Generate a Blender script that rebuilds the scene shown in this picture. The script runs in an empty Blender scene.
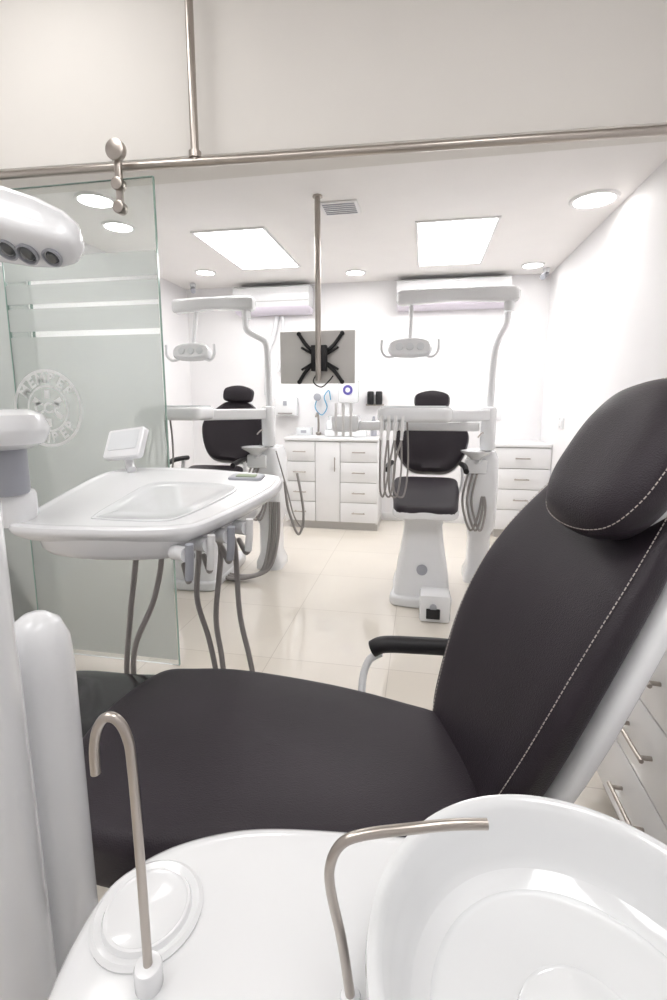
import bpy, bmesh, math
from mathutils import Vector, Matrix
S=bpy.context.scene
S.view_settings.view_transform='Standard'
S.view_settings.look='None'
S.view_settings.exposure=0.36
COL=S.collection
# ---------------------------------------------------------------- materials
def mat(name,col,rough=.5,metal=0,bump=0,bscale=60,var=0.03,coat=0,spec=.5,emit=None,estr=0):
    m=bpy.data.materials.new(name); m.use_nodes=True
    nt=m.node_tree; b=nt.nodes['Principled BSDF']
    b.inputs['Roughness'].default_value=rough; b.inputs['Metallic'].default_value=metal
    b.inputs['Coat Weight'].default_value=coat; b.inputs['Coat Roughness'].default_value=.08
    b.inputs['Specular IOR Level'].default_value=spec
    tc=nt.nodes.new('ShaderNodeTexCoord'); n=nt.nodes.new('ShaderNodeTexNoise')
    n.inputs['Scale'].default_value=4; n.inputs['Detail'].default_value=3
    nt.links.new(tc.outputs['Object'],n.inputs['Vector'])
    r=nt.nodes.new('ShaderNodeValToRGB')
    a=[max(0,c*(1-var)) for c in col[:3]]; c2=[min(1,c*(1+var)) for c in col[:3]]
    r.color_ramp.elements[0].position=.3; r.color_ramp.elements[1].position=.7
    r.color_ramp.elements[0].color=(*a,1); r.color_ramp.elements[1].color=(*c2,1)
    nt.links.new(n.outputs['Fac'],r.inputs['Fac']); nt.links.new(r.outputs['Color'],b.inputs['Base Color'])
    if bump:
        n2=nt.nodes.new('ShaderNodeTexVoronoi'); n2.inputs['Scale'].default_value=bscale
        nt.links.new(tc.outputs['Object'],n2.inputs['Vector'])
        bp=nt.nodes.new('ShaderNodeBump'); bp.inputs['Strength'].default_value=bump; bp.inputs['Distance'].default_value=.002
        nt.links.new(n2.outputs['Distance'],bp.inputs['Height']); nt.links.new(bp.outputs['Normal'],b.inputs['Normal'])
    if emit:
        b.inputs['Emission Color'].default_value=(*emit,1); b.inputs['Emission Strength'].default_value=estr
    return m
M_wall=mat('wall_paint',(.86,.85,.86),.6,var=.01)
M_ceil=mat('ceiling_paint',(.90,.875,.86),.7,var=.01)
M_head=mat('header_paint',(.78,.75,.71),.7,var=.01)
M_plastic=mat('white_plastic',(.82,.825,.84),.25,coat=.4,var=.01)
M_porc=mat('white_porcelain',(.74,.75,.76),.08,coat=.8,var=.005)
M_metalw=mat('white_painted_metal',(.84,.83,.83),.35,var=.01)
M_leather=mat('black_leather',(.022,.016,.022),.45,bump=.35,bscale=420,var=.15,spec=.36)
M_blackgl=mat('black_gloss_plastic',(.012,.011,.013),.10,coat=.5)
M_black=mat('black_plastic',(.015,.014,.016),.45,spec=.35)
M_thread=mat('stitch_thread',(.50,.45,.42),.8)
M_steel=mat('brushed_steel',(.44,.40,.365),.28,metal=1,var=.05)
M_hose=mat('grey_hose',(.30,.28,.27),.5)
M_grey=mat('grey_joint',(.36,.37,.41),.4)
M_tvback=mat('silver_back',(.62,.60,.58),.45,metal=.1)
M_lens=mat('lens_glass',(.05,.055,.06),.05,coat=1)
M_lav=mat('ac_louver',(.74,.69,.78),.3)  # purplish reflection on the louver is put into its base colour
M_purple=mat('purple_badge',(.12,.10,.40),.4)
M_green=mat('green_pad',(.30,.36,.24),.5)
M_lines=mat('dark_gap',(.35,.33,.32),.8)
M_box=mat('cabinet_laminate',(.82,.815,.82),.28,coat=.3,var=.01)
M_toe=mat('toe_kick',(.5,.48,.46),.5)
M_emit=mat('light_panel_emission',(1,1,1),.5,emit=(1,.99,.98),estr=11.5)
M_emit3=mat('added_fill_emission',(1,1,1),.5,emit=(1,.99,.98),estr=4.8)  # glow of the fill panels added over the entry
M_emit2=mat('downlight_emission',(1,1,1),.5,emit=(1,.975,.94),estr=13)
M_screen=mat('pale_touch_panel',(.74,.76,.78),.1,coat=.6)
M_matw=mat('clear_silicone_mat',(.76,.775,.79),.10,coat=.6,var=.005)
M_ivory=mat('ivory_surface',(.77,.775,.785),.15,coat=.5,var=.01)

def floor_mat():
    m=bpy.data.materials.new('polished_cream_tile'); m.use_nodes=True; nt=m.node_tree; b=nt.nodes['Principled BSDF']
    tc=nt.nodes.new('ShaderNodeTexCoord'); mp=nt.nodes.new('ShaderNodeMapping'); mp.inputs['Location'].default_value=(.13,.22,0)
    br=nt.nodes.new('ShaderNodeTexBrick'); br.offset=0; br.squash=1
    br.inputs['Scale'].default_value=1; br.inputs['Mortar Size'].default_value=.002; br.inputs['Mortar Smooth'].default_value=.1
    br.inputs['Brick Width'].default_value=.6; br.inputs['Row Height'].default_value=.6
    br.inputs['Color1'].default_value=(.80,.74,.655,1); br.inputs['Color2'].default_value=(.82,.765,.685,1); br.inputs['Mortar'].default_value=(.63,.57,.50,1)
    nt.links.new(tc.outputs['Object'],mp.inputs['Vector']); nt.links.new(mp.outputs['Vector'],br.inputs['Vector'])
    n=nt.nodes.new('ShaderNodeTexNoise'); n.inputs['Scale'].default_value=2.5; n.inputs['Detail'].default_value=6
    nt.links.new(tc.outputs['Object'],n.inputs['Vector'])
    mx=nt.nodes.new('ShaderNodeMixRGB'); mx.blend_type='MULTIPLY'; mx.inputs['Fac'].default_value=.10
    nt.links.new(br.outputs['Color'],mx.inputs['Color1']); nt.links.new(n.outputs['Fac'],mx.inputs['Color2'])
    nt.links.new(mx.outputs['Color'],b.inputs['Base Color'])
    b.inputs['Roughness'].default_value=.08; b.inputs['Specular IOR Level'].default_value=.7
    b.inputs['Coat Weight'].default_value=.6; b.inputs['Coat Roughness'].default_value=.03
    return m
M_floor=floor_mat()
def glass_mat(name,tint,frost,fcol=(.9,.93,.91)):
    m=bpy.data.materials.new(name); m.use_nodes=True; nt=m.node_tree; nt.nodes.clear()
    o=nt.nodes.new('ShaderNodeOutputMaterial'); t=nt.nodes.new('ShaderNodeBsdfTransparent'); t.inputs['Color'].default_value=(*tint,1)
    g=nt.nodes.new('ShaderNodeBsdfGlossy'); g.inputs['Roughness'].default_value=.03
    fr=nt.nodes.new('ShaderNodeFresnel'); fr.inputs['IOR'].default_value=1.35
    mx=nt.nodes.new('ShaderNodeMixShader'); nt.links.new(fr.outputs['Fac'],mx.inputs['Fac'])
    d=nt.nodes.new('ShaderNodeBsdfDiffuse'); d.inputs['Color'].default_value=(*fcol,1)
    tl=nt.nodes.new('ShaderNodeBsdfTranslucent'); tl.inputs['Color'].default_value=(*fcol,1)
    ds=nt.nodes.new('ShaderNodeMixShader'); ds.inputs['Fac'].default_value=.5
    nt.links.new(d.outputs[0],ds.inputs[1]); nt.links.new(tl.outputs[0],ds.inputs[2])
    n=nt.nodes.new('ShaderNodeTexNoise'); n.inputs['Scale'].default_value=2
    mr=nt.nodes.new('ShaderNodeMapRange'); mr.inputs['To Min'].default_value=max(0,frost-.02); mr.inputs['To Max'].default_value=frost+.02 if frost>0 else 0
    nt.links.new(n.outputs['Fac'],mr.inputs['Value'])
    m2=nt.nodes.new('ShaderNodeMixShader'); nt.links.new(mr.outputs[0],m2.inputs['Fac'])
    nt.links.new(t.outputs[0],m2.inputs[1]); nt.links.new(ds.outputs[0],m2.inputs[2])
    nt.links.new(m2.outputs[0],mx.inputs[1]); nt.links.new(g.outputs[0],mx.inputs[2]); nt.links.new(mx.outputs[0],o.inputs['Surface'])
    return m
M_glass=glass_mat('clear_green_glass',(.955,.975,.965),0)
M_frost=glass_mat('frosted_film',(.97,.98,.975),.5,(.79,.82,.80))
M_logo=glass_mat('white_vinyl',(1,1,1),.95,(1,1,1))
M_gedge=mat('glass_edge',(.24,.36,.31),.15,coat=.5)

# ---------------------------------------------------------------- mesh helpers
def group(name,loc=(0,0,0)):
    e=bpy.data.objects.new(name,None); e.location=loc; COL.objects.link(e); return e
def add(name,verts,faces,m,parent=None,smooth=True,M=None,auto=True):
    me=bpy.data.meshes.new(name)
    vs=[Vector(v) for v in verts]
    if M is not None: vs=[M@v for v in vs]
    me.from_pydata(vs,[],faces); me.materials.append(m)
    bm=bmesh.new(); bm.from_mesh(me); bmesh.ops.recalc_face_normals(bm,faces=bm.faces)
    if smooth:
        for f in bm.faces: f.smooth=True
        if auto:
            for e in bm.edges:
                if len(e.link_faces)==2 and e.calc_face_angle(0)>math.radians(38): e.smooth=False
    bm.to_mesh(me); bm.free()
    o=bpy.data.objects.new(name,me); COL.objects.link(o)
    if parent:
        o.parent=parent; o.matrix_parent_inverse=Matrix.Translation(-Vector(parent.location))
    return o
def box(name,lo,hi,m,parent=None,bev=.004,M=None,seg=2):
    bm=bmesh.new(); bmesh.ops.create_cube(bm,size=1)
    for v in bm.verts:
        v.co=Vector([ (lo[i]+hi[i])/2+v.co[i]*(hi[i]-lo[i]) for i in range(3)])
    if bev>0:
        bev=min(bev,.45*min(hi[i]-lo[i] for i in range(3)))
        bmesh.ops.bevel(bm,geom=list(bm.edges),offset=bev,segments=seg,profile=.5,affect='EDGES')
    bm.verts.index_update()
    vs=[v.co.copy() for v in bm.verts]; fs=[[v.index for v in f.verts] for f in bm.faces]; bm.free()
    return add(name,vs,fs,m,parent,smooth=bev>0,M=M)
def cr(pts,n=8,closed=False):
    P=[Vector(p) for p in pts]; out=[]; k=len(P)
    rng=range(k) if closed else range(k-1)
    for i in rng:
        if closed: a,b,c,d=P[(i-1)%k],P[i],P[(i+1)%k],P[(i+2)%k]
        else: a,b,c,d=P[max(i-1,0)],P[i],P[i+1],P[min(i+2,k-1)]
        for j in range(n):
            t=j/n
            out.append(.5*((2*b)+(c-a)*t+(2*a-5*b+4*c-d)*t*t+(3*b-3*c+d-a)*t**3))
    if not closed: out.append(P[-1])
    return out
def tube(name,pts,r,m,parent=None,n=8,sides=12,smoothpath=True,M=None,radii=None):
    P=cr(pts,n) if smoothpath and len(pts)>2 else [Vector(p) for p in pts]
    vs=[];fs=[];up=None
    for i,p in enumerate(P):
        t=(P[min(i+1,len(P)-1)]-P[max(i-1,0)]).normalized()
        if up is None:
            up=Vector((0,0,1)) if abs(t.z)<.9 else Vector((1,0,0))
        a=t.cross(up).normalized(); up=a.cross(t).normalized()
        rr=r if radii is None else radii[0]+(radii[1]-radii[0])*i/(len(P)-1)
        for s in range(sides):
            th=2*math.pi*s/sides; vs.append(p+(a*math.cos(th)+up*math.sin(th))*rr)
    for i in range(len(P)-1):
        for s in range(sides):
            q=(s+1)%sides; fs.append([i*sides+s,i*sides+q,(i+1)*sides+q,(i+1)*sides+s])
    fs.append(list(range(sides))); fs.append([(len(P)-1)*sides+s for s in range(sides)])
    return add(name,vs,fs,m,parent,M=M)
def lathe(name,prof,center,m,parent=None,sides=48,M=None,axis=None):
    vs=[];fs=[]
    A=Matrix.Translation(Vector(center))
    if axis is not None: A=A@Vector(axis).to_track_quat('Z','Y').to_matrix().to_4x4()
    if M is not None: A=M@A
    for r,z in prof:
        for s in range(sides):
            t=2*math.pi*s/sides; vs.append((max(r,1e-5)*math.cos(t),max(r,1e-5)*math.sin(t),z))
    for i in range(len(prof)-1):
        for s in range(sides):
            q=(s+1)%sides; fs.append([i*sides+s,i*sides+q,(i+1)*sides+q,(i+1)*sides+s])
    fs.append(list(range(sides))); fs.append([(len(prof)-1)*sides+s for s in range(sides)])
    return add(name,vs,fs,m,parent,M=A)
def rcyl(name,c,r,h,m,parent=None,b=.01,axis=None,M=None,sides=40):
    b=min(b,r*.9,h*.45)
    pr=[(0,0),(r-b,0),(r-b*.3,b*.3),(r,b),(r,h-b),(r-b*.3,h-b*.3),(r-b,h),(0,h)]
    return lathe(name,pr,c,m,parent,sides,M,axis)
def pillow(name,outline,prof,m,parent=None,M=None,n=8,smooth_out=True,zfun=None):
    """outline: closed 2D list, prof: list of (inset,z) from bottom to top"""
    O=cr([(p[0],p[1],0) for p in outline],n,True) if smooth_out else [Vector((p[0],p[1],0)) for p in outline]
    N=len(O); c=sum(O,Vector())/N
    nor=[]
    area=sum(O[i].x*O[(i+1)%N].y-O[(i+1)%N].x*O[i].y for i in range(N))
    sg=1 if area>0 else -1
    for i in range(N):
        t=(O[(i+1)%N]-O[i-1]).normalized(); nor.append(Vector((-t.y,t.x,0))*sg)
    rmin=min((o-c).length for o in O)
    vs=[];fs=[]
    for ins,z in prof:
        for i,o in enumerate(O):
            e=min(ins,.02); p=o+nor[i]*e
            if ins>.02: p=p.lerp(c,min((ins-.02)/(rmin),.97))
            zz=z+(zfun(p.x,p.y) if zfun else 0)
            vs.append(Vector((p.x,p.y,zz)))
    R=len(prof)
    for k in range(R-1):
        for i in range(N):
            q=(i+1)%N; fs.append([k*N+i,k*N+q,(k+1)*N+q,(k+1)*N+i])
    for base,z in((0,prof[0][1]),((R-1)*N,prof[-1][1])):
        ci=len(vs); vs.append(Vector((c.x,c.y,z+(zfun(c.x,c.y) if zfun else 0))))
        for i in range(N): fs.append([base+i,base+(i+1)%N,ci])
    return add(name,vs,fs,m,parent,M=M)
def rprof(z0,z1,b,rmax=.2,dome=0):
    p=[(b*2,z0)]
    for k in range(5):
        a=math.pi/2*k/4; p.append((b*(1-math.sin(a)),z0+b*(1-math.cos(a))))
    for k in range(5):
        a=math.pi/2*k/4; p.append((b*(1-math.cos(a)),z1-b+b*math.sin(a)))
    for k in range(1,6):
        t=k/5; p.append((b+(rmax-b)*t,z1+dome*(1-(1-t)**2)))
    return p
def loft(name,rows,m,parent=None,cap=True,M=None):
    N=len(rows[0]); vs=[v for r in rows for v in r]; fs=[]
    for k in range(len(rows)-1):
        for i in range(N):
            q=(i+1)%N; fs.append([k*N+i,k*N+q,(k+1)*N+q,(k+1)*N+i])
    if cap: fs.append(list(range(N))); fs.append([(len(rows)-1)*N+i for i in range(N)])
    return add(name,vs,fs,m,parent,M=M)
def rrect(w,h,r,cx=0,cy=0,k=5):
    out=[]
    for sx,sy,a0 in((1,1,0),(-1,1,90),(-1,-1,180),(1,-1,270)):
        for j in range(k+1):
            a=math.radians(a0+90*j/k)
            out.append((cx+sx*(w/2-r)+r*math.cos(a),cy+sy*(h/2-r)+r*math.sin(a)))
    return out
def frame(o,xa,ya,za):
    return Matrix(((xa[0],ya[0],za[0],o[0]),(xa[1],ya[1],za[1],o[1]),(xa[2],ya[2],za[2],o[2]),(0,0,0,1)))

# ---------------------------------------------------------------- camera
cam=bpy.data.cameras.new('camera'); co=bpy.data.objects.new('camera',cam); COL.objects.link(co); S.camera=co
co.location=(0,0,1.3)
co.rotation_euler=(math.radians(81),0,math.radians(10.5))
cam.sensor_fit='VERTICAL'; cam.sensor_height=36; cam.lens=480*36/1000
cam.shift_y=-.024; cam.clip_start=.02

# ---------------------------------------------------------------- room
XL,XR,YB,YF=-2.6,1.17,5.15,-1.5
HC=2.5; NC=3.2
box('floor',(XL-.1,YF-.1,-.1),(XR+.1,YB+.1,0),M_floor,bev=0)
box('wall_back',(XL-.1,YB,0),(XR+.1,YB+.1,NC),M_wall,bev=0)
box('wall_right',(XR,YF,0),(XR+.1,YB,NC),M_wall,bev=0)
box('wall_left',(XL-.1,YF,0),(XL,YB,NC),M_wall,bev=0)
box('wall_front',(XL-.1,YF-.1,0),(XR+.1,YF,NC),M_wall,bev=0)
def hy(x): return 2.17+.049*x
add('wall_header',[(XL,hy(XL),2.345),(XR,hy(XR),2.345),(XR,hy(XR)+.14,2.345),(XL,hy(XL)+.30,2.345),
     (XL,hy(XL),NC),(XR,hy(XR),NC),(XR,hy(XR)+.14,NC),(XL,hy(XL)+.30,NC)],
    [[0,1,2,3],[4,5,6,7],[0,1,5,4],[1,2,6,5],[2,3,7,6],[3,0,4,7]],M_head,smooth=False)
box('ceiling',(XL,2.28,HC),(XR,YB,HC+.08),M_ceil,bev=0)
box('ceiling_entry',(XL,YF,NC),(XR,2.3,NC+.08),M_ceil,bev=0)
def panel(x0,x1,y0,y1,z,st=M_emit):
    g=group('ceiling_light_panel',((x0+x1)/2,(y0+y1)/2,z))
    box('diffuser',(x0,y0,z-.008),(x1,y1,z-.002),st,g,bev=0)
    for i,(a,b) in enumerate((((x0-.02,y0-.02),(x1+.02,y0)),((x0-.02,y1),(x1+.02,y1+.02)),((x0-.02,y0),(x0,y1)),((x1,y0),(x1+.02,y1)))):
        box('frame_%d'%(i+1),(a[0],a[1],z-.012),(b[0],b[1],z),M_metalw,g,bev=.002)
panel(-.07,.45,3.55,4.62,HC); panel(-1.67,-1.15,3.46,4.45,HC)
panel(-1.6,-.4,-.6,.3,NC,M_emit3); panel(.2,.8,-.6,.9,NC,M_emit3); panel(-1.9,-1.3,.7,1.7,NC,M_emit3)  # added fill panels above the entry, out of view, to brighten the near area
for (x,y,r) in((.98,3.36,.14),(-1.99,2.82,.12),(-2.13,3.25,.11),(-2.07,4.5,.1),(-.67,4.76,.1),(.93,4.8,.1)):
    g=group('recessed_downlight',(x,y,HC))
    lathe('trim_ring',[(r*.82,0),(r*.82,-.012),(r*.95,-.012),(r,-.004),(r,0)],(x,y,HC),M_metalw,g)
    lathe('lens',[(0,-.006),(r*.82,-.006),(r*.82,-.003),(0,-.003)],(x,y,HC),M_emit2,g)
g=group('ceiling_vent',(-.55,3.2,HC))
box('plate',(-.67,3.1,HC-.012),(-.43,3.3,HC),M_metalw,g)
for i in range(6): box('slat_%d'%(i+1),(-.65,3.12+i*.03,HC-.016),(-.45,3.128+i*.03,HC-.011),M_grey,g,bev=0)

# ---------------------------------------------------------------- sliding glass door, rail
g=group('sliding_door_rail',(0,2.1,2.3))
def ry(x): return hy(x)-.07
RZ=2.285
tube('rail_bar',[(XL+.02,ry(XL+.02),RZ),(XR-.02,ry(XR-.02),RZ)],.017,M_steel,g,smoothpath=False,sides=20)
tube('drop_pole',[(-.97,ry(-.97),RZ),(-.97,ry(-.97),NC)],.017,M_steel,g,smoothpath=False,sides=20)
tube('pole_collar',[(-.97,ry(-.97),RZ+.015),(-.97,ry(-.97),RZ+.04)],.026,M_steel,g,smoothpath=False,sides=20)
for i,x in enumerate((-2.3,)):
    tube('standoff_%d'%(i+1),[(x,ry(x),RZ),(x,hy(x)+.005,2.40)],.012,M_steel,g,smoothpath=False)
DY=2.0
g=group('sliding_glass_door',(-1.53,DY,1.1))
box('glass_pane',(-1.9,DY-.005,.02),(-1.135,DY+.005,2.22),M_glass,g,bev=0)
for i,(a,b) in enumerate(((1.83,1.93),(1.73,1.815),(1.61,1.71),(.0,1.585))):
    a=max(a,.05); box('frosted_band_%d'%(i+1),(-1.895,DY-.0075,a),(-1.14,DY-.006,b),M_frost,g,bev=0)
box('edge_right',(-1.137,DY-.006,.02),(-1.134,DY+.006,2.22),M_gedge,g,bev=0)
box('edge_left',(-1.904,DY-.006,.02),(-1.899,DY+.006,2.22),M_gedge,g,bev=0)
box('edge_top',(-1.9,DY-.006,2.22),(-1.135,DY+.006,2.222),M_gedge,g,bev=0)
rx=-1.28
rcyl('roller_wheel',(rx,DY-.045,2.32),.042,.03,M_steel,g,b=.006,axis=(0,1,0))
box('hanger_strap',(rx-.014,DY-.03,2.08),(rx+.014,DY-.012,2.33),M_steel,g,bev=.003)
rcyl('clamp_disc_1',(rx,DY-.045,2.19),.026,.04,M_steel,g,b=.005,axis=(0,1,0))
rcyl('clamp_disc_2',(rx,DY-.045,2.10),.026,.04,M_steel,g,b=.005,axis=(0,1,0))
lx,lz,yy=-1.73,1.26,DY-.010
LS=1.15
def ring(nm,r0,r1,m):
    r0*=LS;r1*=LS
    vs=[];fs=[];N=64
    for i in range(N):
        t=2*math.pi*i/N
        vs+= [(lx+r0*math.cos(t),yy,lz+r0*math.sin(t)),(lx+r1*math.cos(t),yy,lz+r1*math.sin(t))]
    for i in range(N):
        j=(i+1)%N; fs.append([2*i,2*i+1,2*j+1,2*j])
    add(nm,vs,fs,m,g,smooth=False)
ring('logo_ring_outer',.145,.158,M_logo); ring('logo_ring_inner',.086,.095,M_logo)
def letter(ch,px,pz,ang,size):
    c=bpy.data.curves.new('logo_letter_'+ch,'FONT'); c.body=ch; c.size=size; c.align_x='CENTER'; c.align_y='CENTER'; c.materials.append(M_logo); c.offset=.0025
    o=bpy.data.objects.new('logo_letter_'+ch,c); COL.objects.link(o)
    mw=Matrix.Translation((px,yy,pz))@Matrix.Rotation(ang,4,'Y')@Matrix.Rotation(math.pi/2,4,'X')
    o.parent=g; o.matrix_parent_inverse=Matrix.Translation(-Vector(g.location)); o.matrix_basis=mw
for txt,a0,flip in(("MEMBER",90,False),("MEMBER",-90,True)):
    for i,ch in enumerate(txt):
        a=math.radians(a0+((2.5-i)*22)*(1 if not flip else -1)); r=.120*LS
        rot=math.pi/2-a if not flip else -math.pi/2-a
        letter(ch,lx+r*math.cos(a),lz+r*math.sin(a),rot,.058*LS)
for i,ch in enumerate("CCR"): letter(ch,lx+(-.042+.042*i)*LS,lz,0,.06*LS)
for k in range(3):
    a=math.radians(60*k+90)
    dx,dz=math.cos(a),math.sin(a)
    for sgn in(1,-1):
        cx_,cz_=lx+sgn*dx*.066,lz+sgn*dz*.066
        add('logo_cross_%d%s'%(k,'a' if sgn>0 else 'b'),[(cx_-dz*.014-dx*.02,yy,cz_+dx*.014-dz*.02),(cx_+dz*.014-dx*.02,yy,cz_-dx*.014-dz*.02),(cx_+dz*.014+dx*.02,yy,cz_-dx*.014+dz*.02),(cx_-dz*.014+dx*.02,yy,cz_+dx*.014+dz*.02)],[[0,1,2,3]],M_logo,g,smooth=False)
g=group('fixed_glass_panel',(-2.2,2.05,1.1))
box('pane',(XL,2.09,.02),(-1.86,2.10,2.25),M_glass,g,bev=0)
box('frosting',(XL,2.087,.05),(-1.87,2.0885,1.93),M_frost,g,bev=0)
box('pane_edge',(-1.862,2.089,.02),(-1.857,2.101,2.25),M_gedge,g,bev=0)

# ---------------------------------------------------------------- near dental chair
g=group('dental_chair',(-.2,.95,0))
seat=[(-.71,1.13),(-.60,1.175),(-.46,1.19),(-.23,1.17),(-.04,1.13),(.09,1.08),(.15,.95),(.13,.82),(.0,.74),(-.15,.70),(-.31,.665),(-.50,.63),(-.64,.66),(-.72,.78),(-.75,.95)]
def zs(x,y): return -.014*math.exp(-((x+.2)**2)/.08-((y-.93)**2)/.02)
pillow('seat_cushion',seat,rprof(.44,.558,.03,.4,.004),M_leather,g,zfun=zs)
leg=[(-.62,1.14),(-.80,1.15),(-1.0,1.12),(-1.12,.95),(-1.05,.72),(-.85,.63),(-.60,.64),(-.55,.9)]
pillow('foot_section_cover',leg,rprof(.44,.530,.02,.2),M_blackgl,g)
under=[(-.95,.72),(-.95,1.08),(-.4,1.1),(.12,1.02),(.15,.86),(-.3,.75)]
pillow('seat_underframe',under,rprof(.36,.445,.02,.2),M_plastic,g)
box('lift_column',(-.38,.80,.04),(-.08,1.08,.38),M_plastic,g,bev=.03)
pillow('floor_base',[(-.6,.75),(-.6,1.12),(.1,1.15),(.15,.9),(.1,.75)],rprof(0,.06,.015,.1),M_plastic,g)
a=math.radians(17); d=Vector((math.cos(a),math.sin(a),0)); w=Vector((-math.sin(a),math.cos(a),0)); U=Vector((0,0,1))
prof=[(.52,-.015,.16),(.56,-.006,.182),(.62,.012,.20),(.70,.038,.218),(.78,.066,.230),(.86,.10,.234),(.94,.142,.231),(1.01,.188,.220),(1.07,.232,.203),(1.13,.280,.181),(1.18,.325,.156),(1.22,.360,.125)]
def bcen(i): return Vector((.088,.945,0))+d*prof[i][1]+U*prof[i][0]
def bn(i):
    t=(bcen(min(i+1,len(prof)-1))-bcen(max(i-1,0))).normalized(); n=w.cross(t).normalized()
    return -n if n.dot(d)>0 else n
def backloop(i,hw,th,off,N=48,conc=.02,ex=.35):
    n=bn(i); c=bcen(i); out=[]
    for k in range(N):
        t=2*math.pi*k/N
        x=math.copysign(abs(math.cos(t))**ex,math.cos(t)); y=math.copysign(abs(math.sin(t))**(.6),math.sin(t))
        p=c+w*(x*hw)+n*(-off+y*th/2)
        if y>0: p-=n*conc*(1-x*x)
        out.append(p)
    return out
rows=[backloop(0,prof[0][2]*.86,.03,.035)]
for i in range(len(prof)):
    rows.append(backloop(i,prof[i][2],.078 if i>0 else .06,.035))
rows.append([ (bcen(len(prof)-1)+ (v-bcen(len(prof)-1))*.75+Vector((.008,.002,.016))) for v in rows[-1]])
rows.append([ (bcen(len(prof)-1)+ (v-bcen(len(prof)-1))*.4+Vector((.012,.004,.02))) for v in rows[-2]])
ob=loft('backrest_cushion',rows,M_leather,g)
ss=ob.modifiers.new('sub','SUBSURF'); ss.levels=1; ss.render_levels=2
for e in ob.data.edges: e.use_edge_sharp=False
rows=[backloop(i,prof[i][2]*(1.02 if i else .9),.05,.097,conc=-.0) for i in range(len(prof))]
rows=[[ (bcen(0)+(v-bcen(0))*.8) for v in rows[0]]]+rows
ob=loft('backrest_shell',rows,M_plastic,g)
def seam(nm,pts,ln=.006,gap=.003,r=.0009):
    P=cr(pts,20); vs=[];fs=[]
    L=[0]
    for k in range(1,len(P)): L.append(L[-1]+(P[k]-P[k-1]).length)
    def atl(s):
        for k in range(1,len(P)):
            if L[k]>=s: return P[k-1].lerp(P[k],(s-L[k-1])/max(1e-9,L[k]-L[k-1]))
        return P[-1]
    s=0
    while s+ln<L[-1]:
        p,q=atl(s),atl(s+ln); t=(q-p).normalized(); aa=t.orthogonal().normalized(); bb=t.cross(aa); b0=len(vs)
        for e in(p,q):
            for k in range(6):
                an=2*math.pi*k/6; vs.append(e+(aa*math.cos(an)+bb*math.sin(an))*r)
        for k in range(6): fs.append([b0+k,b0+(k+1)%6,b0+6+(k+1)%6,b0+6+k])
        fs.append([b0+k for k in range(6)]); fs.append([b0+6+k for k in range(6)])
        s+=ln+gap
    return add(nm,vs,fs,M_thread,g)
for sgn,nm in((-1,'seam_near'),(1,'seam_far')):
    pts=[]
    for i in range(1,len(prof)):
        n=bn(i)
        x=.80+.16*(i/(len(prof)-1))**.8; t=math.acos(x**(1/.35)); y=math.sin(t)**.6
        pts.append(bcen(i)+w*(sgn*x*prof[i][2])+n*(-.035+y*.039-.02*(1-x*x)+.0016))
    seam(nm,pts)
# headrest
hn=(-d*.84+U*.54).normalized(); hu=(d*.54+U*.84).normalized()
hc=Vector((.360,.945,1.186))
zz=w.cross(hu)
MH=frame(hc,w,hu,zz)
sgn=1 if zz.dot(hn)>0 else -1
def headprof(th=.055):
    out=[]
    for k in range(17):
        t=-math.pi/2+math.pi*k/16
        out.append((.13*(1-max(0,math.cos(t))**.5),th*math.sin(t)))
    return out
ho=[(.132,.0),(.124,.08),(.085,.145),(.0,.172),(-.085,.148),(-.124,.08),(-.132,0),(-.124,-.075),(-.085,-.130),(0,-.150),(.085,-.134),(.124,-.075)]
pillow('headrest_cushion',ho,headprof(),M_leather,g,M=MH,zfun=lambda x,y: sgn*(.5*(x*x)))
P=[MH@Vector((x*.985,y*.985,sgn*(.5*x*x)*.95+sgn*.020)) for x,y in ho]
seam('headrest_seam',P+[P[0]])
tube('headrest_post',[hc-hn*.02,hc-hn*.09-hu*.05,hc-hn*.10-hu*.2],.014,M_steel,g)
pillow('headrest_backplate',[(x*.75,y*.75) for x,y in ho],[(.02,-.015),(0,-.01),(0,.01),(.02,.015)],M_plastic,g,M=frame(hc-hn*.055,w,hu,zz))
tube('armrest_pad',[(-.125,1.30,.585),(-.09,1.30,.602),(0,1.30,.608),(.09,1.31,.605),(.17,1.31,.60)],.024,M_black,g,sides=20)
tube('armrest_bracket',[(-.10,1.30,.575),(-.135,1.295,.55),(-.15,1.27,.50),(-.14,1.2,.43),(-.10,1.1,.41)],.011,M_plastic,g)
tube('armrest_bracket_rear',[(.15,1.31,.59),(.17,1.26,.52),(.14,1.15,.44),(.1,1.0,.42)],.013,M_plastic,g)

# ---------------------------------------------------------------- near cuspidor unit
g=group('cuspidor_unit',(0,.25,0))
uo=[(-.255,.16),(-.273,.24),(-.286,.30),(-.284,.345),(-.26,.385),(-.215,.416),(-.15,.438),(-.03,.452),(.12,.46),(.26,.44),(.31,.34),(.31,.2),(.25,.10),(0,.06),(-.18,.08)]
pillow('top_housing',uo,rprof(.62,.85,.022,.1),M_ivory,g)
pillow('lower_body',[(x*.8,.25+(y-.25)*.75) for x,y in uo],rprof(.0,.64,.03,.1),M_plastic,g)
lathe('cup_rest_ring',[(0,0),(.047,0),(.0475,.003),(.044,.0055),(.0405,.004),(.038,.0030),(.036,.007),(.034,.0075),(.032,.006),(.0,.0055)],(-.228,.325,.849),M_ivory,g)
bc=(.125,.30)
pr=[(.0,.0),(.10,.0),(.125,.012),(.142,.03),(.152,.05),(.1555,.056),(.1545,.0605),(.151,.0615),(.147,.060),(.143,.054),(.137,.038),(.128,.018),(.120,.008),(.112,.0045),(.108,.0035),(.104,.006),(.100,.0065),(.07,.003),(.046,.002),(.044,.009),(.039,.0115),(.0,.012)]
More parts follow.
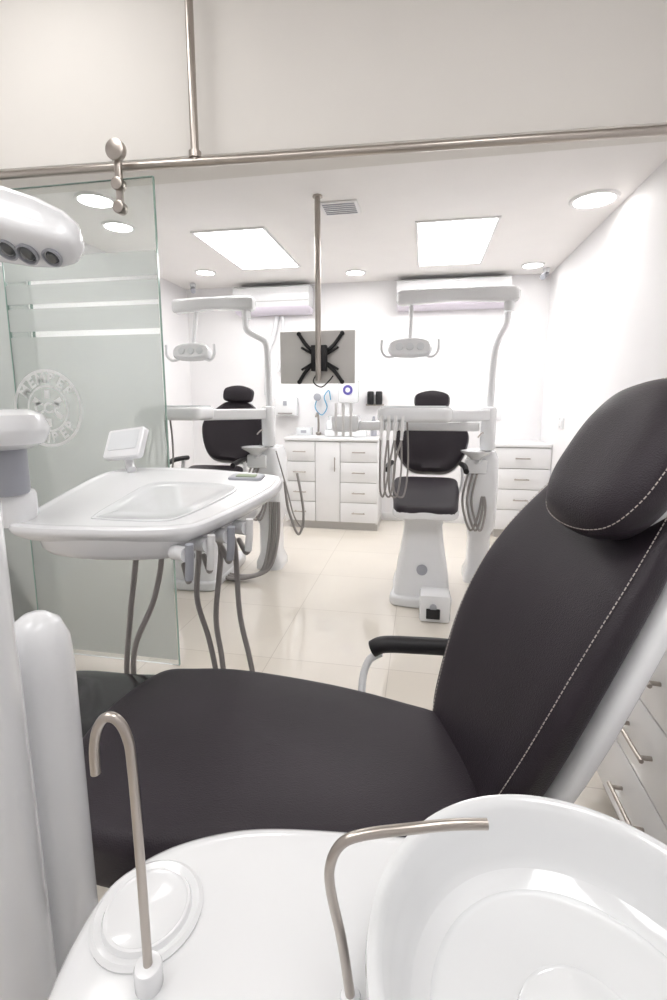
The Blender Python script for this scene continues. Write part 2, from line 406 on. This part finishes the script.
lathe('glass_basin',pr,(bc[0],bc[1],.848),M_porc,g,sides=96)
rcyl('filler_base',(-.197,.276,.848),.0105,.022,M_plastic,g,b=.003)
tube('cup_filler_spout',[(-.197,.276,.865),(-.197,.276,.95),(-.198,.276,1.04),(-.200,.2755,1.064),(-.206,.2745,1.077),(-.214,.273,1.079),(-.2205,.272,1.070),(-.2235,.271,1.055),(-.224,.271,1.035)],.0035,M_steel,g,sides=16)
rcyl('rinse_base',(-.0417,.295,.848),.008,.008,M_plastic,g,b=.003)
tube('bowl_rinse_spout',[(-.0417,.295,.853),(-.048,.295,.90),(-.057,.2955,.945),(-.057,.297,.966),(-.049,.300,.981),(-.033,.304,.987),(0,.311,.991),(.03,.319,.992),(.055,.325,.991)],.0038,M_steel,g,sides=16)
# ---------------------------------------------------------------- unit post + suction housing
g=group('dental_unit_post',(-.5,.42,0))
lathe('post',[(.0,0),(.056,0),(.056,.5),(.052,1.0),(.05,1.33),(.04,1.345),(0,1.345)],(-.50,.415,0),M_plastic,g)
g=group('suction_housing',(-.50,.54,0))
lathe('tower',[(0,0),(.046,0),(.046,.04),(.044,.6),(.043,.93),(.040,.975),(.030,1.0),(.015,1.012),(0,1.015)],(-.511,.530,0),M_plastic,g)

# ---------------------------------------------------------------- near instrument delivery tray
g=group('dental_delivery_tray',(-.65,1.1,1.05))
def zt(x,y): return .12*(y-.9)
to=[(-.915,.91),(-.90,.888),(-.87,.880),(-.80,.878),(-.694,.885),(-.58,.898),(-.50,.920),(-.465,.95),(-.415,1.08),(-.385,1.20),(-.383,1.27),(-.40,1.325),(-.44,1.35),(-.55,1.375),(-.683,1.395),(-.83,1.395),(-.93,1.37),(-.965,1.33),(-.968,1.25),(-.945,1.10),(-.925,.99)]
pillow('tray_top',to,[(.03,.985),(.01,1.0),(.002,1.01),(0,1.018),(.002,1.026),(.008,1.029),(.016,1.029),(.020,1.027),(.03,1.0265),(.08,1.0265)],M_plastic,g,zfun=zt,n=4)
body=[(-.86,.92),(-.74,.895),(-.60,.91),(-.51,.95),(-.45,1.08),(-.42,1.2),(-.45,1.28),(-.6,1.33),(-.8,1.3),(-.88,1.15),(-.89,1.0)]
pillow('tray_body',body,[(.07,.935),(.04,.938),(.022,.945),(.010,.96),(0,1.0)],M_plastic,g,zfun=zt)
mat_o=[(-.72,.945),(-.58,.950),(-.53,.985),(-.49,1.13),(-.49,1.21),(-.55,1.24),(-.66,1.245),(-.73,1.24),(-.76,1.20),(-.755,1.08),(-.745,.97)]
pillow('silicone_mat',mat_o,[(.0,1.024),(0,1.0285),(.003,1.030),(.006,1.030),(.009,1.0285),(.05,1.0285)],M_matw,g,zfun=zt)
pillow('control_keypad',rrect(.10,.05,.01,-.50,1.31),[(0,1.024),(0,1.031),(.003,1.033),(.01,1.033)],M_grey,g,zfun=zt,smooth_out=False)
pillow('keypad_dark',rrect(.06,.025,.004,-.50,1.31),[(0,1.033),(0,1.035),(.003,1.036)],M_green,g,zfun=zt,smooth_out=False)
for i in range(4):
    t=i/3; px=-.505+.075*t; py=.925+.16*t
    hd=Vector((.85,-.5,0)).normalized()
    b0=Vector((px,py,1.0+.12*(py-.9)))
    tube('holder_%d'%(i+1),[b0+Vector((0,0,-.035))-hd*.03,b0+hd*.02+Vector((0,0,-.03))],.017,M_plastic,g,smoothpath=False,sides=14)
    tube('handpiece_%d'%(i+1),[b0+hd*.030+Vector((0,0,-.005)),b0+hd*.027+Vector((0,0,-.05)),b0+hd*.022+Vector((0,0,-.085))],.009,M_metalw if i%2 else M_grey,g,sides=12)
    tube('handpiece_neck_%d'%(i+1),[b0+hd*.022+Vector((0,0,-.085)),b0+hd*.0+Vector((0,.02,-.10)),b0-hd*.05+Vector((0,.06,-.09))],.007,M_hose,g,sides=10)
hoses=[[(-.80,1.15,.95),(-.842,1.267,.86),(-.872,1.262,.65),(-.895,1.257,.47),(-.90,1.26,.3)],
       [(-.74,1.15,.95),(-.766,1.281,.86),(-.796,1.276,.70),(-.860,1.262,.55),(-.885,1.275,.42),(-.88,1.29,.3)],
       [(-.62,1.15,.95),(-.655,1.30,.86),(-.668,1.30,.70),(-.640,1.308,.57),(-.62,1.308,.46),(-.60,1.31,.3)],
       [(-.56,1.15,.95),(-.590,1.313,.86),(-.614,1.313,.64),(-.600,1.313,.50),(-.58,1.31,.3)],
       [(-.52,1.15,.95),(-.550,1.32,.88),(-.541,1.325,.65),(-.515,1.33,.50),(-.48,1.33,.3)]]
for i,h in enumerate(hoses): tube('hose_%d'%(i+1),h,.0085,M_hose,g,sides=12)
rcyl('arm_joint_cap',(-.905,.90,1.195),.094,.085,M_plastic,g,b=.04)
rcyl('arm_joint_neck',(-.915,.91,1.09),.045,.11,M_grey,g,b=.008)
rcyl('arm_joint_foot',(-.925,.93,1.015),.05,.08,M_plastic,g,b=.01)
tube('arm_link',[(-.93,.90,1.24),(-1.15,.80,1.26),(-1.35,.6,1.28)],.035,M_plastic,g)
g2=group('treatment_display',(-.93,1.33,1.1))
MS=Matrix.Translation((-.905,1.345,1.165))@Matrix.Rotation(math.radians(-14),4,'Z')@Matrix.Rotation(math.radians(62),4,'X')@Matrix.Rotation(math.radians(8),4,'Z')
pillow('housing',rrect(.145,.10,.012),[(.004,-.012),(0,-.008),(0,.008),(.004,.012),(.01,.012)],M_plastic,g2,M=MS,smooth_out=False)
pillow('screen',rrect(.115,.062,.004,0,.008),[(0,.011),(0,.0135),(.002,.0135)],M_screen,g2,M=MS,smooth_out=False)
tube('stand',[(-.905,1.35,1.14),(-.90,1.35,1.10),(-.88,1.33,1.085)],.014,M_plastic,g2)

# ---------------------------------------------------------------- near operating light (top left)
g=group('operating_light',(-.70,.74,1.58))
ax=Vector((.92,.22,-.20)).normalized()
fn=Vector((.18,-.62,-.72)); fn=(fn-ax*fn.dot(ax)).normalized()
up2=ax.cross(fn).normalized()
if up2.z<0: up2=-up2
LC=Vector((-.70,.74,1.583))
rows=[]
for t,sw,sh in((-.15,.3,.3),(-.145,.7,.7),(-.13,.92,.92),(-.08,1,1),(0,1.05,1.1),(.06,1,.98),(.10,.85,.80),(.122,.6,.58),(.129,.3,.3)):
    row=[]
    for k in range(32):
        th=2*math.pi*k/32; x=math.copysign(abs(math.cos(th))**.5,math.cos(th)); y=math.copysign(abs(math.sin(th))**.6,math.sin(th))
        hh=.043*sh*(1.3 if x>0 and y<0 else 1); dd=.042*sw
        row.append(LC+ax*t+up2*(x*hh)+fn*(y*dd))
    rows.append(row)
ob=loft('housing',rows,M_plastic,g); 
for i,t in enumerate((-.045,.028,.060,.097)):
    c=LC+ax*t+fn*(.040 if i<3 else .034)-up2*.006; q=.017 if i<3 else .015
    lathe('reflector_%d'%(i+1),[(0,.0),(q,.0),(q+.001,.006),(q-.002,.007),(q-.004,.003),(0,.001)],c,M_grey,g,axis=fn,sides=32)
    lathe('lens_%d'%(i+1),[(0,.0),(q-.003,.0),(q-.005,.005),(.008,.008),(0,.009)],c,M_lens,g,axis=fn,sides=32)
tube('light_arm',[LC-fn*.03,LC-fn*.07-ax*.08,LC-fn*.08-ax*.3+Vector((0,0,.08)),(-1.25,.6,1.8)],.02,M_plastic,g)

# ---------------------------------------------------------------- cabinets
def cabinet(name,lo,hi,front,cols,hlen=.15):
    g=group(name,((lo[0]+hi[0])/2,(lo[1]+hi[1])/2,0))
    box('toe_kick',(lo[0]+.04,lo[1]+.03,0),(hi[0],hi[1],.07),M_toe,g,bev=0)
    box('carcass',(lo[0]+.022,lo[1]+(.022 if front=='-y' else 0),.07),(hi[0],hi[1],hi[2]-.03),M_toe,g,bev=.001)
    box('countertop',(lo[0]-.01,lo[1]-.01,hi[2]-.03),hi,M_box,g,bev=.004)
    z0=.08; z1=hi[2]-.035; k=0
    A=1 if front=='-x' else 0
    span=hi[A]-lo[A]; x=lo[A]
    if front=='-x': box('end_panel',(lo[0],hi[1]-.018,.07),(hi[0],hi[1]+.002,hi[2]-.031),M_box,g,bev=.001)
    else:
        box('end_panel_1',(lo[0]-.002,lo[1]+.005,.07),(lo[0]+.016,hi[1],hi[2]-.031),M_box,g,bev=.001)
        box('end_panel_2',(hi[0]-.016,lo[1]+.005,.07),(hi[0]+.002,hi[1],hi[2]-.031),M_box,g,bev=.001)
    for c,(wd,nr) in enumerate(cols):
        x2=x+wd*span
        for r in range(nr):
            a=z0+(z1-z0)*r/nr+.003; b=z0+(z1-z0)*(r+1)/nr-.003; k+=1
            hz=(a+b)/2; hx=(x+x2)/2
            if front=='-x':
                box('drawer_%d'%k,(lo[0],x+.003,a),(lo[0]+.02,x2-.003,b),M_box,g,bev=.003)
                F=lo[0]
                pts=[(F+.002,hx-hlen/2+.015,hz),(F-.03,hx-hlen/2+.015,hz)],[(F+.002,hx+hlen/2-.015,hz),(F-.03,hx+hlen/2-.015,hz)],[(F-.03,hx-hlen/2,hz),(F-.03,hx+hlen/2,hz)]
            else:
                box('drawer_%d'%k,(x+.003,lo[1],a),(x2-.003,lo[1]+.02,b),M_box,g,bev=.003)
                F=lo[1]
                if nr==1:
                    hx=x2-.05; hz=.75*(z1)
                    pts=[(hx,F+.002,hz-.05),(hx,F-.03,hz-.05)],[(hx,F+.002,hz+.05),(hx,F-.03,hz+.05)],[(hx,F-.03,hz-.07),(hx,F-.03,hz+.07)]
                else:
                    pts=[(hx-hlen/2+.015,F+.002,hz),(hx-hlen/2+.015,F-.03,hz)],[(hx+hlen/2-.015,F+.002,hz),(hx+hlen/2-.015,F-.03,hz)],[(hx-hlen/2,F-.03,hz),(hx+hlen/2,F-.03,hz)]
            for q,pp in enumerate(pts): tube('handle_%d_%d'%(k,q+1),pp,.006,M_steel,g,smoothpath=False,sides=10)
        x=x2
    return g
cabinet('drawer_cabinet',(.60,-.2,0),(1.165,1.60,.74),'-x',[(1/3,3)]*3,hlen=.17)
cabinet('base_cabinet',(-1.36,4.65,0),(-.42,5.145,.93),'-y',[(.33,4),(.27,1),(.40,4)],hlen=.13)
cabinet('drawer_cabinet',(.66,4.65,0),(1.165,5.145,.90),'-y',[(1,4)],hlen=.13)

# ---------------------------------------------------------------- ceiling pole with TV mount
g=group('ceiling_tv_mount',(-.66,3.02,1.6))
px,py=-.655,3.01
tube('pole',[(px,py,1.42),(px,py,HC-.002)],.018,M_steel,g,smoothpath=False,sides=20)
rcyl('ceiling_flange',(px,py,HC-.012),.03,.012,M_steel,g,b=.004)
box('mount_bracket',(px-.05,py+.01,1.48),(px+.05,py+.05,1.64),M_black,g,bev=.004)
for i,(sx,sz) in enumerate(((-1,1),(1,1),(-1,-1),(1,-1))):
    tube('arm_%d'%(i+1),[(px+.03*sx,py+.05,1.565+.03*sz),(px+.09*sx+.0,py+.055,1.565+.08*sz),(px+.14*sx,py+.065,1.565+.15*sz)],.012,M_black,g)
    rcyl('pad_%d'%(i+1),(px+.14*sx,py+.06,1.565+.15*sz),.014,.016,M_black,g,b=.003,axis=(0,1,0))
tube('cross_link_1',[(px-.12,py+.05,1.49),(px+.12,py+.05,1.63)],.008,M_black,g,smoothpath=False)
tube('cross_link_2',[(px-.12,py+.05,1.63),(px+.12,py+.05,1.49)],.008,M_black,g,smoothpath=False)
tube('cable',[(px+.02,py+.02,1.5),(px-.03,py-.01,1.42),(px+.02,py-.01,1.38),(px+.07,py+.0,1.42),(px+.09,py+.02,1.45)],.004,M_black,g)
g=group('television',(-.655,3.11,1.57))
box('panel',(px-.27,py+.078,1.405),(px+.22,py+.10,1.735),M_tvback,g,bev=.006)
box('screen',(px-.255,py+.099,1.42),(px+.205,py+.104,1.72),M_blackgl,g,bev=.001)

# ---------------------------------------------------------------- far dental stations
def station(dx,left=False):
    T=Matrix.Translation((dx,0,0))
    cz=.06 if left else .015; cx=.05 if left else 0
    g=group('dental_chair',(dx+.03,3.2,0))
    pillow('floor_base',[(-.15,2.92),(.18,2.92),(.20,3.1),(.2,3.4),(.15,3.62),(-.1,3.62),(-.17,3.4),(-.17,3.1)],rprof(0,.07,.02,.12),M_plastic,g,M=T)
    rows=[]
    for h,y0,y1,x in((.06,2.93,3.35,.175),(.2,2.95,3.36,.165),(.38,2.99,3.38,.135),(.5,3.0,3.45,.12),(.59+cz,2.96,3.5,.13)):
        rows.append([(dx+.02+p[0],p[1],h) for p in rrect(2*x,y1-y0,.05,0,(y0+y1)/2)])
    loft('lift_pedestal',rows,M_plastic,g)
    lathe('emblem_disc',[(0,0),(.034,0),(.034,.004),(0,.004)],(dx+.02,2.955,.24),M_grey,g,axis=(0,-1,.12),sides=24)
    pillow('seat_underframe',rrect(.40,.62,.09,.03,3.16),rprof(.57+cz,.63+cz,.02,.1),M_plastic,g,M=T,smooth_out=False)
    MSx=Matrix.Translation((dx+.03,3.16,.66+cz))@Matrix.Rotation(math.radians(10),4,'X')
    pillow('seat_cushion',[(-.17,-.29),(0,-.31),(.17,-.29),(.205,-.1),(.22,.15),(.195,.28),(0,.30),(-.195,.28),(-.22,.15),(-.205,-.1)],rprof(-.03,.04,.03,.12,-.004),M_leather,g,M=MSx)
    ang=math.radians(70)
    MB=Matrix.Translation((dx+.06+cx,3.46,.775+cz))@Matrix.Rotation(ang,4,'X')@Matrix.Rotation(math.radians(-4 if left else 0),4,'Z')@Matrix.Diagonal((1.06,1.04,1,1))
    bo=[(-.12,0),(0,-.01),(.12,0),(.20,.08),(.250,.22),(.235,.31),(.15,.41),(.07,.46),(-.07,.46),(-.15,.41),(-.235,.31),(-.250,.22),(-.20,.08)]
    pillow('backrest_cushion',bo,[(.03,-.04),(.004,-.03),(0,0),(.01,.03),(.035,.04),(.07,.03),(.11,.022)],M_leather,g,M=MB)
    pillow('backrest_shell',[(x*1.02,y*1.01+.0) for x,y in bo],[(.06,-.07),(.01,-.055),(0,-.04),(.01,-.03)],M_plastic,g,M=MB)
    MHh=MB@Matrix.Translation((0,.505,.035))
    pillow('headrest_cushion',[(.12,0),(.10,.05),(0,.075),(-.10,.05),(-.12,0),(-.10,-.05),(0,-.06),(.10,-.05)],[(.05,-.035),(.01,-.025),(0,0),(.01,.025),(.05,.035)],M_leather,g,M=MHh)
    for s in(-1,1):
        tube('armrest_%s'%('r' if s>0 else 'l'),[(dx+.03+s*.25,3.12,.85),(dx+.03+s*.25,3.25,.865),(dx+.03+s*.24,3.42,.86)],.018,M_black,g)
        tube('armrest_post_%s'%('r' if s>0 else 'l'),[(dx+.03+s*.245,3.36,.85),(dx+.03+s*.24,3.34,.7),(dx+.03+s*.16,3.32,.61)],.013,M_plastic,g)
    g=group('operating_light',(dx+.47,3.55,.9))
    if left:
        pp=[(.43,3.50,.95),(.43,3.50,1.3),(.43,3.48,1.62),(.42,3.46,1.72),(.36,3.44,1.76),(.30,3.42,1.80),(.29,3.42,1.88),(.29,3.42,1.93)]; bx=(-.28,.36)
    else:
        pp=[(.45,3.50,.95),(.455,3.50,1.3),(.465,3.50,1.6),(.49,3.50,1.72),(.53,3.5,1.80),(.535,3.5,1.88),(.535,3.5,1.93)]; bx=(-.2,.60)
    tube('pole',pp,.022,M_plastic,g,M=T,sides=16)
    yb=3.44
    rows=[]
    x0,x1=bx
    for t,s in((0,.4),(.015,.8),(.05,1),(.3,.95),(.5,.85),(.7,.95),(.95,1),(.985,.8),(1,.4)):
        x=x0+(x1-x0)*t
        rows.append([(dx+x,yb+p[0],1.98+.015*math.sin(t*3.1)+p[1]) for p in rrect(.085*s,.10*s,.025*s)])
    loft('spring_arm',rows,M_plastic,g)
    tube('arm_collar',[(pp[-1][0],yb,1.88),(pp[-1][0],yb,1.94)],.033,M_plastic,g,M=T,smoothpath=False,sides=20)
    lx_=-.10
    tube('lamp_stem',[(lx_,yb,1.94),(lx_,yb-.02,1.85),(lx_,yb-.05,1.76),(lx_,yb-.05,1.70)],.014,M_plastic,g,M=T)
    MLp=Matrix.Translation((dx+lx_,yb-.09,1.645))@Matrix.Rotation(math.radians(75),4,'X')
    pillow('lamp_head',[(-.12,-.05),(0,-.065),(.12,-.05),(.145,0),(.11,.05),(0,.07),(-.11,.05),(-.145,0)],[(.03,-.04),(.006,-.03),(0,0),(.01,.025),(.02,.03),(.06,.02)],M_plastic,g,M=MLp)
    for i in range(3): lathe('lens_%d'%(i+1),[(0,0),(.025,0),(.025,.008),(0,.01)],(-.07+.07*i,0,.022),M_screen,g,M=MLp,sides=20)
    for s in(-1,1):
        tube('handle_%s'%('r' if s>0 else 'l'),[(dx+lx_+s*.10,yb-.09,1.595),(dx+lx_+s*.15,yb-.11,1.585),(dx+lx_+s*.185,yb-.12,1.625),(dx+lx_+s*.185,yb-.12,1.695)],.009,M_plastic,g)
    g=group('cuspidor_unit',(dx+.42,3.5,0))
    rows=[]
    for h,wx,wy in((0,.20,.26),(.05,.20,.26),(.12,.15,.22),(.35,.15,.22),(.42,.20,.28),(.7,.21,.29),(.9,.20,.28),(.95,.16,.24),(.955,.1,.2)):
        rows.append([(dx+.42+p[0],3.53+p[1],h) for p in rrect(wx,wy,.05)])
    loft('body',rows,M_plastic,g)
    lathe('bowl',[(0,0),(.03,0),(.05,.02),(.10,.05),(.105,.06),(.10,.06),(.05,.03),(0,.025)],(dx+.36,3.36,.90),M_porc,g,sides=32)
    tube('bowl_arm',[(.36,3.36,.90),(.40,3.42,.88),(.42,3.5,.88)],.03,M_plastic,g,M=T)
    tube('spout',[(.42,3.42,.95),(.42,3.42,1.05),(.40,3.40,1.08),(.37,3.38,1.05)],.005,M_steel,g,M=T)
    for i in range(3):
        tube('suction_hose_%d'%(i+1),[(.33+.03*i,3.40,.85),(.28+.03*i,3.32,.62),(.34+.03*i,3.30,.42),(.40+.02*i,3.36,.55),(.42,3.42,.72)],.008,M_hose,g,M=T,sides=8)
    box('hose_holder',(dx+.29,3.36,.80),(dx+.44,3.41,.90),M_plastic,g,bev=.015)
    g=group('dental_delivery_tray',(dx-.05,3.1,1.2))
    pillow('tray',rrect(.44,.30,.06,-.05,3.0),rprof(1.17,1.255,.025,.1),M_plastic,g,M=T,smooth_out=False)
    pillow('tray_rim',rrect(.40,.26,.05,-.05,3.0),[(0,1.25),(0,1.262),(.01,1.264),(.015,1.258),(.05,1.258)],M_screen,g,M=T,smooth_out=False)
    rows=[]
    for t in range(7):
        q=t/6; x=.10+.34*q; y=3.05+.36*q
        rows.append([(dx+x+.0+p[0]*.0,y+p[0],1.20-.0*q+p[1]) for p in rrect(.07,.075,.02)])
    loft('swing_arm',rows,M_plastic,g)
    rcyl('arm_hub',(dx+.44,3.44,.955),.05,.30,M_plastic,g,b=.02)
    for i in range(4):
        x=-.235+.04*i
        box('holder_%d'%(i+1),(dx+x-.014,2.80,1.12),(dx+x+.014,2.87,1.18),M_plastic,g,bev=.006)
        tube('handpiece_%d'%(i+1),[(x,2.81,1.21),(x,2.80,1.14),(x-.005,2.805,1.07)],.009,M_metalw,g,M=T)
        e=.012*(i-2)
        tube('hose_%d'%(i+1),[(x-.005,2.805,1.07),(x-.03-e,2.80,.92),(x-.03-e,2.84,.76),(x+.01,2.90,.72),(x+.03,2.96,.85),(x+.03,2.98,1.0),(x+.02,2.98,1.18)],.006,M_hose,g,M=T,sides=8)
station(0)
station(-1.57,True)
g=group('assistant_instrument_arm',(-.3,3.1,1.12))
box('arm',(-.52,3.20,1.10),(.36,3.26,1.16),M_plastic,g,bev=.015)
box('holder',(-.60,3.16,1.09),(-.42,3.30,1.20),M_plastic,g,bev=.02)
for i in range(3):
    tube('suction_tip_%d'%(i+1),[(-.57+.05*i,3.17,1.28),(-.57+.05*i,3.165,1.16),(-.57+.05*i,3.17,1.06)],.010,M_metalw,g)
for (x,y) in((.10,2.79),):
    g=group('foot_controller',(x,y,0))
    box('box',(x-.09,y-.07,0),(x+.09,y+.08,.17),M_plastic,g,bev=.02)
    box('pedal',(x-.05,y-.085,.03),(x+.03,y-.068,.09),M_black,g,bev=.004)
    lathe('knob',[(0,0),(.02,0),(.02,.012),(0,.012)],(x-.01,y-.07,.10),M_grey,g,axis=(0,-1,0),sides=20)
g=group('floor_hose_bundle',(-1.1,3.4,0))
for i in range(3):
    tube('hose_%d'%(i+1),[(-1.10+.03*i,3.36,.55),(-1.09+.03*i,3.30,.3),(-1.12+.02*i,3.22,.08),(-1.22-.02*i,3.18-.03*i,.03),(-1.40,3.2-.03*i,.03),(-1.55,3.3,.03)],.014,M_hose,g)
tube('coil',[(-.93,3.5,.75),(-.87,3.45,.45),(-.90,3.40,.3),(-.97,3.38,.5),(-1.0,3.4,.7)],.01,M_hose,g)
tube('coil_thin',[(-1.0,3.2,.95),(-.93,3.2,.7),(-.88,3.22,.48),(-.82,3.25,.40),(-.84,3.3,.6)],.005,M_hose,g)

# ---------------------------------------------------------------- air conditioners
def ac(x0,x1):
    g=group('air_conditioner',((x0+x1)/2,5.05,2.3))
    sec=[(5.145,2.46),(4.98,2.46),(4.95,2.44),(4.935,2.38),(4.94,2.30),(4.955,2.25)]
    low=[(5.145,2.25),(4.955,2.25),(4.97,2.225),(5.01,2.20),(5.06,2.19),(5.145,2.19)]
    loft('housing',[[(x,y,z) for y,z in (sec+[(5.145,2.25)])] for x in(x0,x1)],M_plastic,g)
    loft('underside',[[(x,y,z) for y,z in low] for x in(x0+.005,x1-.005)],M_lav,g)
    box('seam',(x0+.01,4.936,2.300),(x1-.01,4.941,2.303),M_lines,g,bev=0)
ac(-1.98,-1.17); ac(-.29,.78)
g=group('ac_pipe',(-1.5,5.12,1.9))
tube('conduit',[(-1.56,5.12,2.18),(-1.60,5.12,2.0),(-1.68,5.12,1.75),(-1.70,5.12,1.35)],.025,M_plastic,g)
tube('drain_hose',[(-1.50,5.12,2.18),(-1.50,5.12,1.9),(-1.56,5.12,1.6)],.018,M_plastic,g)
# ---------------------------------------------------------------- wall items
g=group('paper_towel_dispenser',(-1.47,5.1,1.22)); box('case',(-1.58,5.02,1.13),(-1.34,5.148,1.33),M_plastic,g,bev=.02); box('slot',(-1.54,5.012,1.15),(-1.38,5.022,1.165),M_lines,g,bev=0); box('window',(-1.48,5.013,1.24),(-1.44,5.022,1.29),M_grey,g,bev=0)
g=group('sink_faucet',(-1.1,4.95,.93)); tube('spout',[(-1.1,5.05,.935),(-1.1,5.05,1.1),(-1.1,5.0,1.16),(-1.1,4.93,1.13)],.012,M_steel,g); rcyl('base',(-1.1,5.05,.931),.03,.03,M_steel,g)
g=group('camera_unit',(-.76,4.95,.95))  # white camera unit on a stand with a round purple badge
box('stand',(-.80,4.93,.931),(-.72,4.99,1.28),M_plastic,g,bev=.01); box('head',(-.86,4.90,1.27),(-.66,5.02,1.50),M_plastic,g,bev=.02)
lathe('badge',[(0,0),(.05,0),(.05,.004),(0,.004)],(-.76,4.898,1.40),M_purple,g,axis=(0,-1,0),sides=24)
lathe('badge_white',[(0,0),(.025,0),(.025,.003),(0,.003)],(-.76,4.893,1.40),M_plastic,g,axis=(0,-1,0),sides=24)
g=group('counter_appliance',(-.72,4.82,.93)); box('case',(-.98,4.76,.931),(-.55,4.86,1.0),M_plastic,g,bev=.02); box('lid',(-.95,4.775,1.0),(-.58,4.85,1.02),M_screen,g,bev=.008)
g=group('disinfectant_bottle',(-.98,5.0,.93))
lathe('bottle',[(0,0),(.035,0),(.038,.01),(.038,.12),(.02,.15),(.012,.16),(.012,.19),(.02,.2),(0,.205)],(-.97,5.0,.931),M_screen,g,sides=24)
g=group('disinfectant_bottle',(-.50,4.98,.93))
lathe('bottle',[(0,0),(.03,0),(.033,.01),(.033,.14),(.015,.17),(.012,.2),(0,.205)],(-.50,4.98,.931),M_grey,g,sides=24)
g=group('glove_box',(-1.24,5.0,.93)); box('carton',(-1.32,4.95,.931),(-1.16,5.05,1.01),M_screen,g,bev=.003); box('opening',(-1.27,4.948,.955),(-1.21,4.951,.985),M_grey,g,bev=0)
g=group('black_cup_holder',(-.5,5.1,1.3))  # pair of black cup holders fixed to the wall
for i in range(2): rcyl('bottle_%d'%(i+1),(-.55+.09*i,5.105,1.25),.035,.14,M_black,g,b=.012); 
box('bracket',(-.60,5.12,1.24),(-.41,5.148,1.26),M_steel,g,bev=.002)
g=group('hanging_stethoscope',(-1.05,5.1,1.3))
tube('loop',[(-1.12,5.12,1.33),(-1.15,5.12,1.22),(-1.08,5.12,1.14),(-1.02,5.12,1.22),(-1.05,5.12,1.33),(-1.0,5.12,1.40),(-.98,5.12,1.3)],.006,mat('blue_rubber',(.10,.35,.55),.4),g)
rcyl('chest_piece',(-1.12,5.10,1.33),.04,.02,M_grey,g,b=.004,axis=(0,-1,0))
g=group('wall_switch',(.72,5.14,1.16)); box('plate',(.66,5.138,1.10),(.78,5.149,1.19),M_plastic,g,bev=.003); box('rocker',(.69,5.133,1.12),(.75,5.139,1.17),M_box,g,bev=.002)
g=group('wall_switch',(1.16,4.4,1.1)); box('plate',(1.158,4.35,1.06),(1.169,4.47,1.15),M_plastic,g,bev=.003); box('rocker',(1.153,4.38,1.08),(1.159,4.44,1.13),M_box,g,bev=.002)
for x,y,s in((1.08,4.95,1),(-2.4,4.9,-1)):
    g=group('security_camera',(x,y,2.42))
    rcyl('mount',(x,y,2.46),.03,.04,M_plastic,g); tube('body',[(x,y,2.45),(x-.02*s,y-.04,2.43),(x-.05*s,y-.1,2.40)],.025,M_grey,g)

box('baseboard_right',(XR-.012,1.62,0),(XR,4.63,.08),M_box,bev=.002)
box('baseboard_back',(-.40,YB-.012,0),(.64,YB,.08),M_box,bev=.002)
w_=bpy.data.worlds.new('world'); S.world=w_; w_.use_nodes=True
w_.node_tree.nodes['Background'].inputs[0].default_value=(1,1,1,1); w_.node_tree.nodes['Background'].inputs[1].default_value=.3
